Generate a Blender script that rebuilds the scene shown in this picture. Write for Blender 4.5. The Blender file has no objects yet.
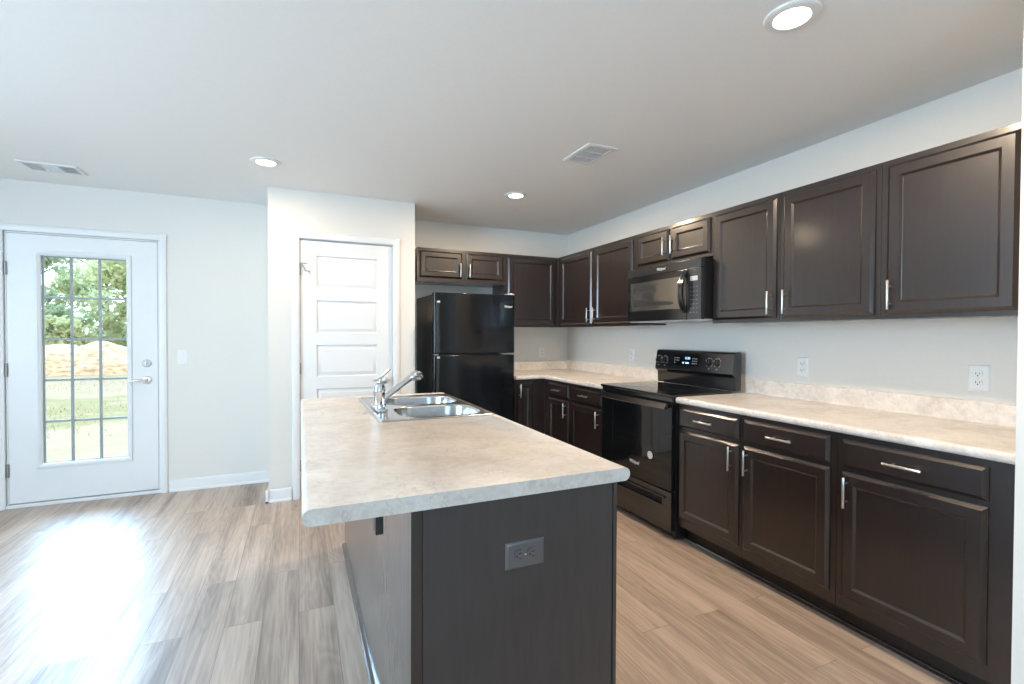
import bpy, bmesh, math, random
from mathutils import Vector, Matrix
random.seed(7)
scene = bpy.context.scene
COL = scene.collection
PI = math.pi

# ------------------------------------------------------------------ camera
H = 2.4275            # ceiling height
XW = 2.776            # kitchen wall (right)
YB = 4.715            # far wall
XL = -3.5             # left wall of the dining side
YR = -4.2             # wall behind the camera
cam_d = bpy.data.cameras.new('camera')
cam = bpy.data.objects.new('camera', cam_d)
COL.objects.link(cam)
R_ = Vector((0.91411547, -0.40543906, 0.0034748))
U_ = Vector((0.00297724, 0.01528201, 0.99987879))
F_ = Vector((0.40544302, 0.91399433, -0.01517661))
m = Matrix.Identity(4)
for i in range(3):
    m[i][0], m[i][1], m[i][2] = R_[i], U_[i], -F_[i]
m[0][3], m[1][3], m[2][3] = 0, 0, 1.3001
cam.matrix_world = m
cam_d.sensor_width = 36.0
cam_d.lens = 478.67 / 1024 * 36
cam_d.clip_start = 0.02
cam_d.clip_end = 300
scene.camera = cam

# ------------------------------------------------------------------ light, sky, exposure
scene.view_settings.view_transform = 'Standard'
scene.view_settings.look = 'None'
scene.view_settings.gamma = 1.0
scene.view_settings.use_curve_mapping = False
scene.view_settings.exposure = 0.0

SKY_COL, SKY_STR = (0.78, 0.90, 1.0), 3.3
SUN_COL, SUN_STR, SUN_ANG = (0.38, 0.66, 1.0), 15.0, 42
LAMP_COL = (1.0, 0.77, 0.53)
world = bpy.data.worlds.new('sky')
scene.world = world
world.use_nodes = True
bg = world.node_tree.nodes['Background']
bg.inputs['Color'].default_value = (*SKY_COL, 1)
bg.inputs['Strength'].default_value = SKY_STR

def sun_light(name, vec, strength, color, angle):
    d = bpy.data.lights.new(name, 'SUN')
    d.energy, d.color, d.angle = strength, color, math.radians(angle)
    o = bpy.data.objects.new(name, d)
    COL.objects.link(o)
    o.rotation_euler = Vector(vec).to_track_quat('-Z', 'Y').to_euler()
    o.location = (-3, 12, 8)
    return o
sun_light('floor_sheen_sun', (0.26, -0.80, -0.50), SUN_STR, SUN_COL, SUN_ANG)  # wide blue sun, aimed through the garden door to imitate the floor sheen

def area_light(name, loc, vec, sx, sy, watts, color):
    d = bpy.data.lights.new(name, 'AREA')
    d.shape = 'RECTANGLE'
    d.size, d.size_y, d.energy, d.color = sx, sy, watts, color
    o = bpy.data.objects.new(name, d)
    COL.objects.link(o)
    o.location = loc
    o.rotation_euler = Vector(vec).to_track_quat('-Z', 'Z').to_euler()
    return o
# area lamps: daylight at the left window, added fill behind the camera
area_light('rear_fill_light', (-0.2, YR + 0.06, 1.50), (0, 1, 0.45), 2.4, 1.3, 88, (0.43, 0.72, 1.0))
area_light('daylight_left_window', (XL + 0.06, 1.2, 1.50), (1, 0, 0.04), 2.0, 1.3, 158, (0.58, 0.79, 1.0))

# ------------------------------------------------------------------ materials
def new_mat(name):
    mt = bpy.data.materials.new(name)
    mt.use_nodes = True
    nt = mt.node_tree
    return mt, nt, nt.nodes['Principled BSDF']

def L(nt, a, b):
    nt.links.new(a, b)

def obj_coords(nt, scale=(1, 1, 1)):
    tc = nt.nodes.new('ShaderNodeTexCoord')
    mp = nt.nodes.new('ShaderNodeMapping')
    mp.inputs['Scale'].default_value = scale
    L(nt, tc.outputs['Object'], mp.inputs['Vector'])
    return mp.outputs['Vector']

def ramp(nt, fac, stops):
    r = nt.nodes.new('ShaderNodeValToRGB')
    els = r.color_ramp.elements
    while len(els) < len(stops):
        els.new(0.5)
    for e, (pos, c) in zip(els, stops):
        e.position = pos
        e.color = (*c, 1)
    L(nt, fac, r.inputs['Fac'])
    return r.outputs['Color']

def noise(nt, vec, scale, detail=4, rough=0.55, dist=0.0):
    n = nt.nodes.new('ShaderNodeTexNoise')
    n.inputs['Scale'].default_value = scale
    n.inputs['Detail'].default_value = detail
    n.inputs['Roughness'].default_value = rough
    n.inputs['Distortion'].default_value = dist
    L(nt, vec, n.inputs['Vector'])
    return n

def math_node(nt, op, a, b=None):
    n = nt.nodes.new('ShaderNodeMath')
    n.operation = op
    for i, v in enumerate((a, b)):
        if v is None:
            continue
        if isinstance(v, (int, float)):
            n.inputs[i].default_value = v
        else:
            L(nt, v, n.inputs[i])
    return n.outputs[0]

def bump(nt, bsdf, height, strength, dist=0.002):
    b = nt.nodes.new('ShaderNodeBump')
    b.inputs['Strength'].default_value = strength
    b.inputs['Distance'].default_value = dist
    L(nt, height, b.inputs['Height'])
    L(nt, b.outputs['Normal'], bsdf.inputs['Normal'])

def plain(name, color, rough=0.5, metal=0.0, spec=0.5, var=0.06, scale=8.0, stretch=(1, 1, 1), bmp=0.0, coat=0.0):
    """a colour with a little procedural unevenness"""
    mt, nt, b = new_mat(name)
    v = obj_coords(nt, stretch)
    n = noise(nt, v, scale)
    lo = tuple(max(0, c * (1 - var)) for c in color)
    hi = tuple(min(1, c * (1 + var)) for c in color)
    L(nt, ramp(nt, n.outputs['Fac'], [(0.3, lo), (0.7, hi)]), b.inputs['Base Color'])
    b.inputs['Roughness'].default_value = rough
    b.inputs['Metallic'].default_value = metal
    b.inputs['Specular IOR Level'].default_value = spec
    if coat:
        b.inputs['Coat Weight'].default_value = coat
        b.inputs['Coat Roughness'].default_value = 0.05
    if bmp:
        bump(nt, b, n.outputs['Fac'], bmp)
    return mt

def emitter(name, color, strength):
    mt, nt, b = new_mat(name)
    b.inputs['Base Color'].default_value = (*color, 1)
    b.inputs['Emission Color'].default_value = (*color, 1)
    b.inputs['Emission Strength'].default_value = strength
    return mt

def wood_mat(name, dark, light, rough, stretch=(34, 34, 3.0), spec=0.5, coat=0.0):
    mt, nt, b = new_mat(name)
    v = obj_coords(nt, stretch)
    n = noise(nt, v, 1.6, 6, 0.62, 0.4)
    v2 = obj_coords(nt, (1, 1, 1))
    n2 = noise(nt, v2, 3.0, 3)
    f = math_node(nt, 'ADD', math_node(nt, 'MULTIPLY', n.outputs['Fac'], 0.65), math_node(nt, 'MULTIPLY', n2.outputs['Fac'], 0.35))
    L(nt, ramp(nt, f, [(0.36, dark), (0.66, light)]), b.inputs['Base Color'])
    L(nt, ramp(nt, n.outputs['Fac'], [(0.3, (rough + 0.06,) * 3), (0.7, (rough - 0.04,) * 3)]), b.inputs['Roughness'])
    b.inputs['Specular IOR Level'].default_value = spec
    bump(nt, b, n.outputs['Fac'], 0.03, 0.001)
    b.inputs['Coat Weight'].default_value = coat
    b.inputs['Coat Roughness'].default_value = 0.16
    return mt

def floor_mat():
    mt, nt, b = new_mat('vinyl_planks')
    tc = nt.nodes.new('ShaderNodeTexCoord')
    sep = nt.nodes.new('ShaderNodeSeparateXYZ')
    L(nt, tc.outputs['Object'], sep.inputs[0])
    swap = nt.nodes.new('ShaderNodeCombineXYZ')
    L(nt, math_node(nt, 'ADD', sep.outputs['Y'], 20.3), swap.inputs['X'])
    L(nt, math_node(nt, 'ADD', sep.outputs['X'], 20.07), swap.inputs['Y'])
    br = nt.nodes.new('ShaderNodeTexBrick')
    br.inputs['Color1'].default_value = (0, 0, 0, 1)
    br.inputs['Color2'].default_value = (1, 1, 1, 1)
    br.inputs['Mortar'].default_value = (0.5, 0.5, 0.5, 1)
    br.inputs['Scale'].default_value = 1.0
    br.inputs['Mortar Size'].default_value = 0.0011
    br.inputs['Mortar Smooth'].default_value = 0.0
    br.inputs['Brick Width'].default_value = 1.22
    br.inputs['Row Height'].default_value = 0.152
    br.offset = 0.37
    L(nt, swap.outputs[0], br.inputs['Vector'])
    rnd = nt.nodes.new('ShaderNodeSeparateColor')
    L(nt, br.outputs['Color'], rnd.inputs[0])
    r = rnd.outputs[0]
    def gr(sx, sy, detail, rough, k):
        c = nt.nodes.new('ShaderNodeCombineXYZ')
        L(nt, math_node(nt, 'MULTIPLY', sep.outputs['X'], sx), c.inputs['X'])
        L(nt, math_node(nt, 'MULTIPLY', sep.outputs['Y'], sy), c.inputs['Y'])
        L(nt, math_node(nt, 'MULTIPLY', r, k), c.inputs['Z'])
        n = noise(nt, c.outputs[0], 1.0, detail, rough, 0.3)
        return n.outputs['Fac']
    fine = gr(95, 3.4, 5, 0.62, 37)
    wide = gr(10, 0.75, 3, 0.5, 53)
    loops = gr(9.0, 1.1, 2, 0.45, 71)
    ring = math_node(nt, 'FRACT', math_node(nt, 'MULTIPLY', loops, 11))
    ringd = math_node(nt, 'ABSOLUTE', math_node(nt, 'SUBTRACT', ring, 0.5))
    f = math_node(nt, 'MULTIPLY', fine, 0.34)
    f = math_node(nt, 'ADD', f, math_node(nt, 'MULTIPLY', wide, 0.50))
    f = math_node(nt, 'ADD', f, math_node(nt, 'MULTIPLY', r, 0.08))
    f = math_node(nt, 'ADD', f, math_node(nt, 'MULTIPLY', ringd, 0.09))
    col = ramp(nt, f, [(0.31, (0.24, 0.180, 0.142)), (0.45, (0.415, 0.318, 0.252)), (0.57, (0.565, 0.445, 0.358)), (0.70, (0.66, 0.54, 0.45))])
    mix = nt.nodes.new('ShaderNodeMix')
    mix.data_type = 'RGBA'
    L(nt, math_node(nt, 'MULTIPLY', br.outputs['Fac'], 0.5), mix.inputs[0])
    L(nt, col, mix.inputs[6])
    mix.inputs[7].default_value = (0.07, 0.055, 0.045, 1)
    L(nt, mix.outputs[2], b.inputs['Base Color'])
    L(nt, ramp(nt, f, [(0.35, (0.44,) * 3), (0.7, (0.27,) * 3)]), b.inputs['Roughness'])
    b.inputs['Specular IOR Level'].default_value = 0.5
    h = math_node(nt, 'SUBTRACT', f, math_node(nt, 'MULTIPLY', br.outputs['Fac'], 0.6))
    bump(nt, b, h, 0.25, 0.002)
    return mt

def laminate_mat():
    mt, nt, b = new_mat('laminate_stone')
    v = obj_coords(nt)
    n1 = noise(nt, v, 5.0, 6, 0.6, 0.8)
    n2 = noise(nt, v, 42.0, 5, 0.7, 0.3)
    n3 = noise(nt, v, 7.5, 4, 0.55, 1.6)
    f = math_node(nt, 'ADD', math_node(nt, 'MULTIPLY', n1.outputs['Fac'], 0.55), math_node(nt, 'MULTIPLY', n2.outputs['Fac'], 0.45))
    base = ramp(nt, f, [(0.36, (0.57, 0.515, 0.465)), (0.5, (0.71, 0.66, 0.61)), (0.62, (0.80, 0.765, 0.725))])
    vein = math_node(nt, 'ABSOLUTE', math_node(nt, 'SUBTRACT', n3.outputs['Fac'], 0.5))
    vm = ramp(nt, vein, [(0.0, (1, 1, 1)), (0.022, (0, 0, 0))])
    sep = nt.nodes.new('ShaderNodeSeparateColor')
    L(nt, vm, sep.inputs[0])
    brk = noise(nt, v, 9.0, 2)
    k = math_node(nt, 'MULTIPLY', sep.outputs[0], math_node(nt, 'MULTIPLY', ramp(nt, brk.outputs['Fac'], [(0.45, (0, 0, 0)), (0.65, (1, 1, 1))]), 0.5))
    mix = nt.nodes.new('ShaderNodeMix')
    mix.data_type = 'RGBA'
    L(nt, k, mix.inputs[0])
    L(nt, base, mix.inputs[6])
    mix.inputs[7].default_value = (0.33, 0.28, 0.25, 1)
    L(nt, mix.outputs[2], b.inputs['Base Color'])
    b.inputs['Roughness'].default_value = 0.34
    bump(nt, b, n2.outputs['Fac'], 0.03, 0.001)
    return mt

def glass_mat(name, tint=(0.97, 0.985, 0.98)):
    mt, nt, b = new_mat(name)
    nt.nodes.remove(b)
    tr = nt.nodes.new('ShaderNodeBsdfTransparent')
    tr.inputs[0].default_value = (*tint, 1)
    gl = nt.nodes.new('ShaderNodeBsdfGlossy')
    gl.inputs['Roughness'].default_value = 0.02
    fr = nt.nodes.new('ShaderNodeFresnel')
    fr.inputs[0].default_value = 1.18
    mx = nt.nodes.new('ShaderNodeMixShader')
    L(nt, fr.outputs[0], mx.inputs[0])
    L(nt, tr.outputs[0], mx.inputs[1])
    L(nt, gl.outputs[0], mx.inputs[2])
    L(nt, mx.outputs[0], nt.nodes['Material Output'].inputs['Surface'])
    return mt

def leaf_mat(name, a, c):
    mt, nt, b = new_mat(name)
    v = obj_coords(nt)
    n = noise(nt, v, 0.9, 6, 0.7)
    col = ramp(nt, n.outputs['Fac'], [(0.32, a), (0.68, c)])
    L(nt, col, b.inputs['Base Color'])
    b.inputs['Roughness'].default_value = 0.6
    tl = nt.nodes.new('ShaderNodeBsdfTranslucent')
    L(nt, col, tl.inputs['Color'])
    mx = nt.nodes.new('ShaderNodeMixShader')
    mx.inputs[0].default_value = 0.5
    L(nt, b.outputs[0], mx.inputs[1])
    L(nt, tl.outputs[0], mx.inputs[2])
    L(nt, mx.outputs[0], nt.nodes['Material Output'].inputs['Surface'])
    return mt

def ground_mat():
    mt, nt, b = new_mat('lawn_and_soil')
    v = obj_coords(nt)
    n = noise(nt, v, 0.42, 5, 0.6, 0.4)
    n2 = noise(nt, v, 6.0, 5, 0.7)
    f = math_node(nt, 'ADD', math_node(nt, 'MULTIPLY', n.outputs['Fac'], 0.7), math_node(nt, 'MULTIPLY', n2.outputs['Fac'], 0.3))
    sp = nt.nodes.new('ShaderNodeSeparateXYZ')
    L(nt, v, sp.inputs[0])
    def band(y0, y1, amount):          # trodden soil close to the house and at the foot of the mound
        mr = nt.nodes.new('ShaderNodeMapRange')
        mr.interpolation_type = 'SMOOTHSTEP'
        for k, val in (('From Min', y0), ('From Max', y1), ('To Min', 0.0), ('To Max', amount)):
            mr.inputs[k].default_value = val
        L(nt, sp.outputs['Y'], mr.inputs['Value'])
        return mr.outputs['Result']
    f = math_node(nt, 'ADD', f, band(10.0, 8.2, 0.10))
    f = math_node(nt, 'ADD', f, band(13.0, 18.0, 0.07))
    L(nt, ramp(nt, f, [(0.40, (0.170, 0.145, 0.042)), (0.48, (0.210, 0.165, 0.060)), (0.53, (0.260, 0.190, 0.105)), (0.64, (0.290, 0.212, 0.130))]), b.inputs['Base Color'])
    b.inputs['Roughness'].default_value = 0.9
    b.inputs['Specular IOR Level'].default_value = 0.1
    bump(nt, b, n2.outputs['Fac'], 0.6, 0.05)
    return mt

M = {}
M['wall'] = plain('wall_paint', (0.75, 0.725, 0.675), 0.65, var=0.01, scale=60, bmp=0.04)
M['ceiling'] = plain('ceiling_paint', (0.86, 0.86, 0.85), 0.8, var=0.01, scale=60, bmp=0.04)
M['trim'] = plain('white_trim_paint', (0.80, 0.80, 0.79), 0.35, var=0.01)
M['floor'] = floor_mat()
M['espresso'] = wood_mat('espresso_wood', (0.011, 0.0058, 0.0050), (0.019, 0.0105, 0.0090), 0.38, coat=0.75, spec=0.5)
M['island_panel'] = wood_mat('espresso_daylit_panel', (0.036, 0.030, 0.030), (0.050, 0.043, 0.043), 0.40, coat=0.35)  # espresso base lightened and greyed to paint in bluish daylight
M['island_back'] = wood_mat('espresso_daylit_panel_glossy', (0.036, 0.030, 0.030), (0.050, 0.043, 0.043), 0.40, coat=1.0)  # same lightened base with daylight painted in, under a glossier coat
M['toe'] = plain('toe_kick_black', (0.010, 0.007, 0.006), 0.45)
M['shoe'] = plain('shoe_dark_gloss', (0.035, 0.022, 0.018), 0.14, coat=1.0)
M['laminate'] = laminate_mat()
M['nickel'] = plain('brushed_nickel', (0.72, 0.69, 0.65), 0.28, 1.0, var=0.04, scale=40)
M['hinge'] = plain('dull_hinge_metal', (0.34, 0.33, 0.32), 0.4, 0.8, var=0.05)
M['chrome'] = plain('chrome', (0.80, 0.82, 0.84), 0.08, 1.0, var=0.02)
M['steel'] = plain('brushed_steel', (0.52, 0.53, 0.54), 0.24, 1.0, var=0.08, scale=30, stretch=(1, 12, 1))
M['black_gloss'] = plain('black_gloss_enamel', (0.010, 0.010, 0.011), 0.14, var=0.1, spec=0.9)
M['black_fridge'] = plain('black_fridge_enamel', (0.006, 0.007, 0.009), 0.10, var=0.1, scale=90, bmp=0.01, spec=0.45)
M['black_satin'] = plain('black_satin', (0.014, 0.014, 0.015), 0.36, var=0.1)
M['black_glass'] = plain('black_glass', (0.006, 0.007, 0.008), 0.04, var=0.05)
M['mw_glass'] = plain('mirror_grey_glass', (0.30, 0.30, 0.29), 0.05, 0.85, var=0.05, spec=1.0)
M['mw_panel'] = plain('grey_black_panel', (0.030, 0.030, 0.031), 0.16, var=0.05, spec=0.8)
M['dark_steel'] = plain('dark_steel', (0.20, 0.20, 0.205), 0.22, 1.0, var=0.05)
M['grey_metal'] = plain('pale_grey_metal', (0.55, 0.55, 0.55), 0.4, 0.3)
M['white_plastic'] = plain('white_plastic', (0.82, 0.82, 0.80), 0.35, var=0.01)
M['slot_black'] = plain('slot_black', (0.01, 0.01, 0.01), 0.6)
M['grey_plate'] = plain('dark_grey_plate', (0.16, 0.16, 0.165), 0.28, 0.5, var=0.05)
M['mark_white'] = plain('printed_white', (0.75, 0.76, 0.78), 0.4, var=0.02)
M['mark_silver'] = plain('printed_silver', (0.70, 0.71, 0.72), 0.3, 0.6, var=0.02)
M['key_grey'] = plain('printed_grey', (0.16, 0.16, 0.16), 0.4)
M['vent_white'] = plain('vent_white_metal', (0.78, 0.78, 0.78), 0.4, var=0.01)
M['vent_dark'] = plain('vent_duct_grey', (0.30, 0.31, 0.32), 0.7)
M['muntin'] = plain('taupe_grille', (0.33, 0.31, 0.29), 0.6, var=0.03)
M['glass'] = glass_mat('clear_glass')
M['lamp'] = emitter('lamp_lens', (1.0, 0.90, 0.76), 20.0)
M['digits'] = emitter('blue_digits', (0.35, 0.62, 1.0), 2.2)
M['burner'] = plain('burner_ring_grey', (0.05, 0.05, 0.052), 0.15)
M['leaf_a'] = leaf_mat('leaves_dark', (0.26, 0.33, 0.19), (0.48, 0.53, 0.34))
M['leaf_b'] = leaf_mat('leaves_mid', (0.35, 0.41, 0.23), (0.55, 0.60, 0.36))
M['leaf_c'] = leaf_mat('leaves_pale', (0.44, 0.48, 0.25), (0.62, 0.65, 0.40))
M['bark'] = plain('bark', (0.16, 0.12, 0.09), 0.9, var=0.3, scale=12, bmp=0.5)
M['ground'] = ground_mat()
M['straw'] = plain('straw', (0.50, 0.355, 0.23), 0.9, spec=0.1, var=0.45, scale=5, stretch=(1, 1, 2.5), bmp=0.9)
M['blade'] = leaf_mat('grass_blades', (0.19, 0.175, 0.05), (0.28, 0.235, 0.085))

# ------------------------------------------------------------------ mesh helpers
class MB:
    """collects shapes and links them as ONE mesh object"""
    def __init__(self):
        self.bm = bmesh.new()

    def _merge(self, t, mat=None):
        if mat is not None:
            t.transform(mat)
        me = bpy.data.meshes.new('tmp')
        t.to_mesh(me)
        t.free()
        self.bm.from_mesh(me)
        bpy.data.meshes.remove(me)

    def box(self, x0, x1, y0, y1, z0, z1, bev=0.0, seg=2, mat=None):
        t = bmesh.new()
        bmesh.ops.create_cube(t, size=1)
        for v in t.verts:
            v.co = Vector(((x0 + x1) / 2 + v.co.x * (x1 - x0), (y0 + y1) / 2 + v.co.y * (y1 - y0), (z0 + z1) / 2 + v.co.z * (z1 - z0)))
        if bev > 0:
            bmesh.ops.bevel(t, geom=t.edges[:], offset=bev, segments=seg, profile=0.5, affect='EDGES', clamp_overlap=True)
        self._merge(t, mat)
        return self

    def cyl(self, a, b, r, n=16, r2=None, bev=0.0):
        a, b = Vector(a), Vector(b)
        t = bmesh.new()
        bmesh.ops.create_cone(t, cap_ends=True, segments=n, radius1=r, radius2=r if r2 is None else r2, depth=(b - a).length)
        if bev:
            es = [e for e in t.edges if len(e.link_faces) == 2 and any(len(f.verts) > 4 for f in e.link_faces)]
            bmesh.ops.bevel(t, geom=es, offset=bev, segments=2, profile=0.5, affect='EDGES', clamp_overlap=True)
        q = (b - a).to_track_quat('Z', 'Y').to_matrix().to_4x4()
        self._merge(t, Matrix.Translation((a + b) / 2) @ q)
        return self

    def tube(self, pts, radii, n=12):
        """swept round tube through pts, capped"""
        pts = [Vector(p) for p in pts]
        if isinstance(radii, (int, float)):
            radii = [radii] * len(pts)
        t = bmesh.new()
        rings = []
        up = None
        for i, p in enumerate(pts):
            d = (pts[min(i + 1, len(pts) - 1)] - pts[max(i - 1, 0)]).normalized()
            if up is None:
                up = d.orthogonal().normalized()
            up = (up - d * up.dot(d)).normalized()
            w = d.cross(up)
            rings.append([t.verts.new(p + (up * math.cos(2 * PI * k / n) + w * math.sin(2 * PI * k / n)) * radii[i]) for k in range(n)])
        for a, b in zip(rings, rings[1:]):
            for k in range(n):
                t.faces.new((a[k], a[(k + 1) % n], b[(k + 1) % n], b[k]))
        t.faces.new(rings[0][::-1])
        t.faces.new(rings[-1])
        self._merge(t)
        return self

    def lathe(self, prof, n=32, mat=None):
        """prof: list of (r, z) spun round z; r = 0 closes to a point"""
        t = bmesh.new()
        rings = []
        for r, z in prof:
            if r < 1e-6:
                rings.append([t.verts.new((0, 0, z))])
            else:
                rings.append([t.verts.new((r * math.cos(2 * PI * k / n), r * math.sin(2 * PI * k / n), z)) for k in range(n)])
        for a, b in zip(rings, rings[1:]):
            for k in range(n):
                k2 = (k + 1) % n
                if len(a) == 1 and len(b) == 1:
                    continue
                if len(a) == 1:
                    t.faces.new((a[0], b[k2], b[k]))
                elif len(b) == 1:
                    t.faces.new((a[k], a[k2], b[0]))
                else:
                    t.faces.new((a[k], a[k2], b[k2], b[k]))
        bmesh.ops.recalc_face_normals(t, faces=t.faces[:])
        self._merge(t, mat)
        return self

    def prism(self, pts, axis, a, b, bev=0.0, seg=3, pick=None):
        """polygon pts (2D) extruded along axis 'x','y' or 'z' from a to b"""
        t = bmesh.new()
        def P(u, v, w):
            return {'x': (w, u, v), 'y': (u, w, v), 'z': (u, v, w)}[axis]
        va = [t.verts.new(P(u, v, a)) for u, v in pts]
        vb = [t.verts.new(P(u, v, b)) for u, v in pts]
        n = len(pts)
        t.faces.new(va)
        t.faces.new(vb)
        for i in range(n):
            t.faces.new((va[i], va[(i + 1) % n], vb[(i + 1) % n], vb[i]))
        bmesh.ops.recalc_face_normals(t, faces=t.faces[:])
        if bev > 0:
            es = t.edges[:] if pick is None else [e for e in t.edges if pick(e.verts[0].co, e.verts[1].co)]
            bmesh.ops.bevel(t, geom=es, offset=bev, segments=seg, profile=0.5, affect='EDGES', clamp_overlap=True)
        self._merge(t)
        return self

    def rings(self, loops, cap0=False, cap1=True, closed=True):
        """skin a list of vertex loops of equal length"""
        t = bmesh.new()
        rs = [[t.verts.new(p) for p in lp] for lp in loops]
        n = len(rs[0])
        for a, b in zip(rs, rs[1:]):
            for k in range(n if closed else n - 1):
                t.faces.new((a[k], a[(k + 1) % n], b[(k + 1) % n], b[k]))
        if cap0:
            t.faces.new(rs[0][::-1])
        if cap1:
            t.faces.new(rs[-1])
        self._merge(t)
        return self

    def panel(self, x0, x1, z0, z1, prof, cap0=True):
        """door skin facing -y: prof is a list of (inset, y)"""
        loops = [[(x0 + i, y, z0 + i), (x1 - i, y, z0 + i), (x1 - i, y, z1 - i), (x0 + i, y, z1 - i)] for i, y in prof]
        return self.rings(loops, cap0=cap0)

    def build(self, name, mat, parent=None, loc=None, recalc=False, angle=32):
        if recalc:
            bmesh.ops.recalc_face_normals(self.bm, faces=self.bm.faces[:])
        me = bpy.data.meshes.new(name)
        lim = math.radians(angle)
        for f in self.bm.faces:
            f.smooth = True
        for e in self.bm.edges:
            if len(e.link_faces) == 2 and e.calc_face_angle(0) > lim:
                e.smooth = False
        self.bm.to_mesh(me)
        self.bm.free()
        o = link_mesh(name, me, mat, parent, loc)
        wn = o.modifiers.new('even_normals', 'WEIGHTED_NORMAL')
        wn.mode = 'FACE_AREA'
        wn.weight = 50
        wn.keep_sharp = True
        return o

def link_mesh(name, me, mat, parent=None, loc=None):
    if mat is not None and not me.materials:
        me.materials.append(mat)
    o = bpy.data.objects.new(name, me)
    COL.objects.link(o)
    if parent is not None:
        o.parent = parent
    if loc is not None:
        o.location = loc
    return o

def tag(o, label, cat, group=None, kind=None):
    o['label'] = label
    o['category'] = cat
    if group:
        o['group'] = group
    if kind:
        o['kind'] = kind
    return o

def thing(name, label, cat, loc=(0, 0, 0), rotz=0, group=None, kind=None):
    o = bpy.data.objects.new(name, None)
    COL.objects.link(o)
    o.empty_display_size = 0.1
    o.location = loc
    o.rotation_euler = (0, 0, rotz)
    return tag(o, label, cat, group, kind)

def struct(name, mb, mat, label, cat):
    return tag(mb.build(name, mat), label, cat, kind='structure')

def text(name, body, size, mat, parent, mat4, extrude=0.0004, sx=1.0, shear=0.0, align='CENTER'):
    cu = bpy.data.curves.new('txt', 'FONT')
    cu.body = body
    cu.size = size
    cu.extrude = extrude
    cu.align_x = align
    cu.align_y = 'CENTER'
    cu.shear = shear
    o = bpy.data.objects.new('txt', cu)
    COL.objects.link(o)
    dg = bpy.context.evaluated_depsgraph_get()
    me = bpy.data.meshes.new_from_object(o.evaluated_get(dg))
    bpy.data.objects.remove(o)
    bpy.data.curves.remove(cu)
    me.transform(mat4 @ Matrix.Diagonal((sx, 1, 1, 1)))
    me.materials.clear()
    return link_mesh(name, me, mat, parent)

def facing_y(x, y, z):
    """text plane standing on -y side: reads along +x, up +z"""
    return Matrix.Translation((x, y, z)) @ Matrix.Rotation(PI / 2, 4, 'X')

def rrect(cx, cy, w, h, r, z, n=6):
    pts = []
    for (sx, sy, a0) in ((1, 1, 0), (-1, 1, 90), (-1, -1, 180), (1, -1, 270)):
        for k in range(n + 1):
            a = math.radians(a0 + 90 * k / n)
            pts.append((cx + sx * (w / 2 - r) + r * math.cos(a), cy + sy * (h / 2 - r) + r * math.sin(a), z))
    return pts

def boolean_cut(o, cutter):
    md = o.modifiers.new('cut', 'BOOLEAN')
    md.operation = 'DIFFERENCE'
    md.solver = 'EXACT'
    md.object = cutter
    dg = bpy.context.evaluated_depsgraph_get()
    me = bpy.data.meshes.new_from_object(o.evaluated_get(dg))
    o.modifiers.clear()
    old = o.data
    o.data = me
    bpy.data.meshes.remove(old)
    cm = cutter.data
    bpy.data.objects.remove(cutter)
    bpy.data.meshes.remove(cm)

# ================================================================== SETTING
T = 0.14
struct('floor', MB().box(XL - T, XW + T, YR - T, YB + 0.02, -0.10, 0.0), M['floor'],
       'greige wood-look vinyl plank floor running toward the far wall', 'floor')
struct('ceiling', MB().box(XL - T, XW + T, YR - T, YB + T, H, H + 0.12), M['ceiling'],
       'flat white ceiling over the whole open kitchen', 'ceiling')

# far wall with an opening for the garden door
DX0, DX1, DZ = -1.980, -1.040, 2.052
mb = MB()
mb.box(XL - T, DX0, YB, YB + T, 0, H).box(DX1, XW + T, YB, YB + T, 0, H).box(DX0, DX1, YB, YB + T, DZ, H)
struct('wall_back', mb, M['wall'], 'pale far wall with the garden door and the fridge', 'wall')
struct('wall_right', MB().box(XW, XW + T, 0.742, YB, 0, H).box(XW, XW + T, YR, 0.60, 0, H), M['wall'],
       'pale wall behind the long cabinet run on the right', 'wall')
struct('wall_right_return', MB().box(2.10, XW + T, 0.60, 0.744, 0, H), M['wall'],
       'wall end closing off the cabinet run at the right edge', 'wall')
LW0, LW1 = 0.2, 2.2
mb = MB().box(XL - T, XL, YR, LW0, 0, H).box(XL - T, XL, LW1, YB, 0, H).box(XL - T, XL, LW0, LW1, 0, 0.85).box(XL - T, XL, LW0, LW1, 2.15, H)
struct('wall_left', mb, M['wall'], 'pale side wall of the dining area', 'wall')
RW0, RW1 = -1.4, 1.0
mb = MB().box(XL, RW0, YR - T, YR, 0, H).box(RW1, XW, YR - T, YR, 0, H).box(RW0, RW1, YR - T, YR, 0, 0.85).box(RW0, RW1, YR - T, YR, 2.15, H)
struct('wall_rear', mb, M['wall'], 'pale wall behind the camera', 'wall')
PX0, PX1, PY = -0.221, 0.9094, 4.118
QX0, QX1, QZ = 0.0, 0.722, 2.052
mb = MB().box(PX0, QX0, PY, PY + 0.11, 0, H).box(QX1, PX1, PY, PY + 0.11, 0, H).box(QX0, QX1, PY, PY + 0.11, QZ, H)
mb.box(PX0, PX0 + 0.11, PY + 0.11, YB, 0, H).box(PX1 - 0.11, PX1, PY + 0.11, YB, 0, H)
struct('wall_pantry', mb, M['wall'], 'boxed-out pantry wall projecting beside the fridge', 'wall')

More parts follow.
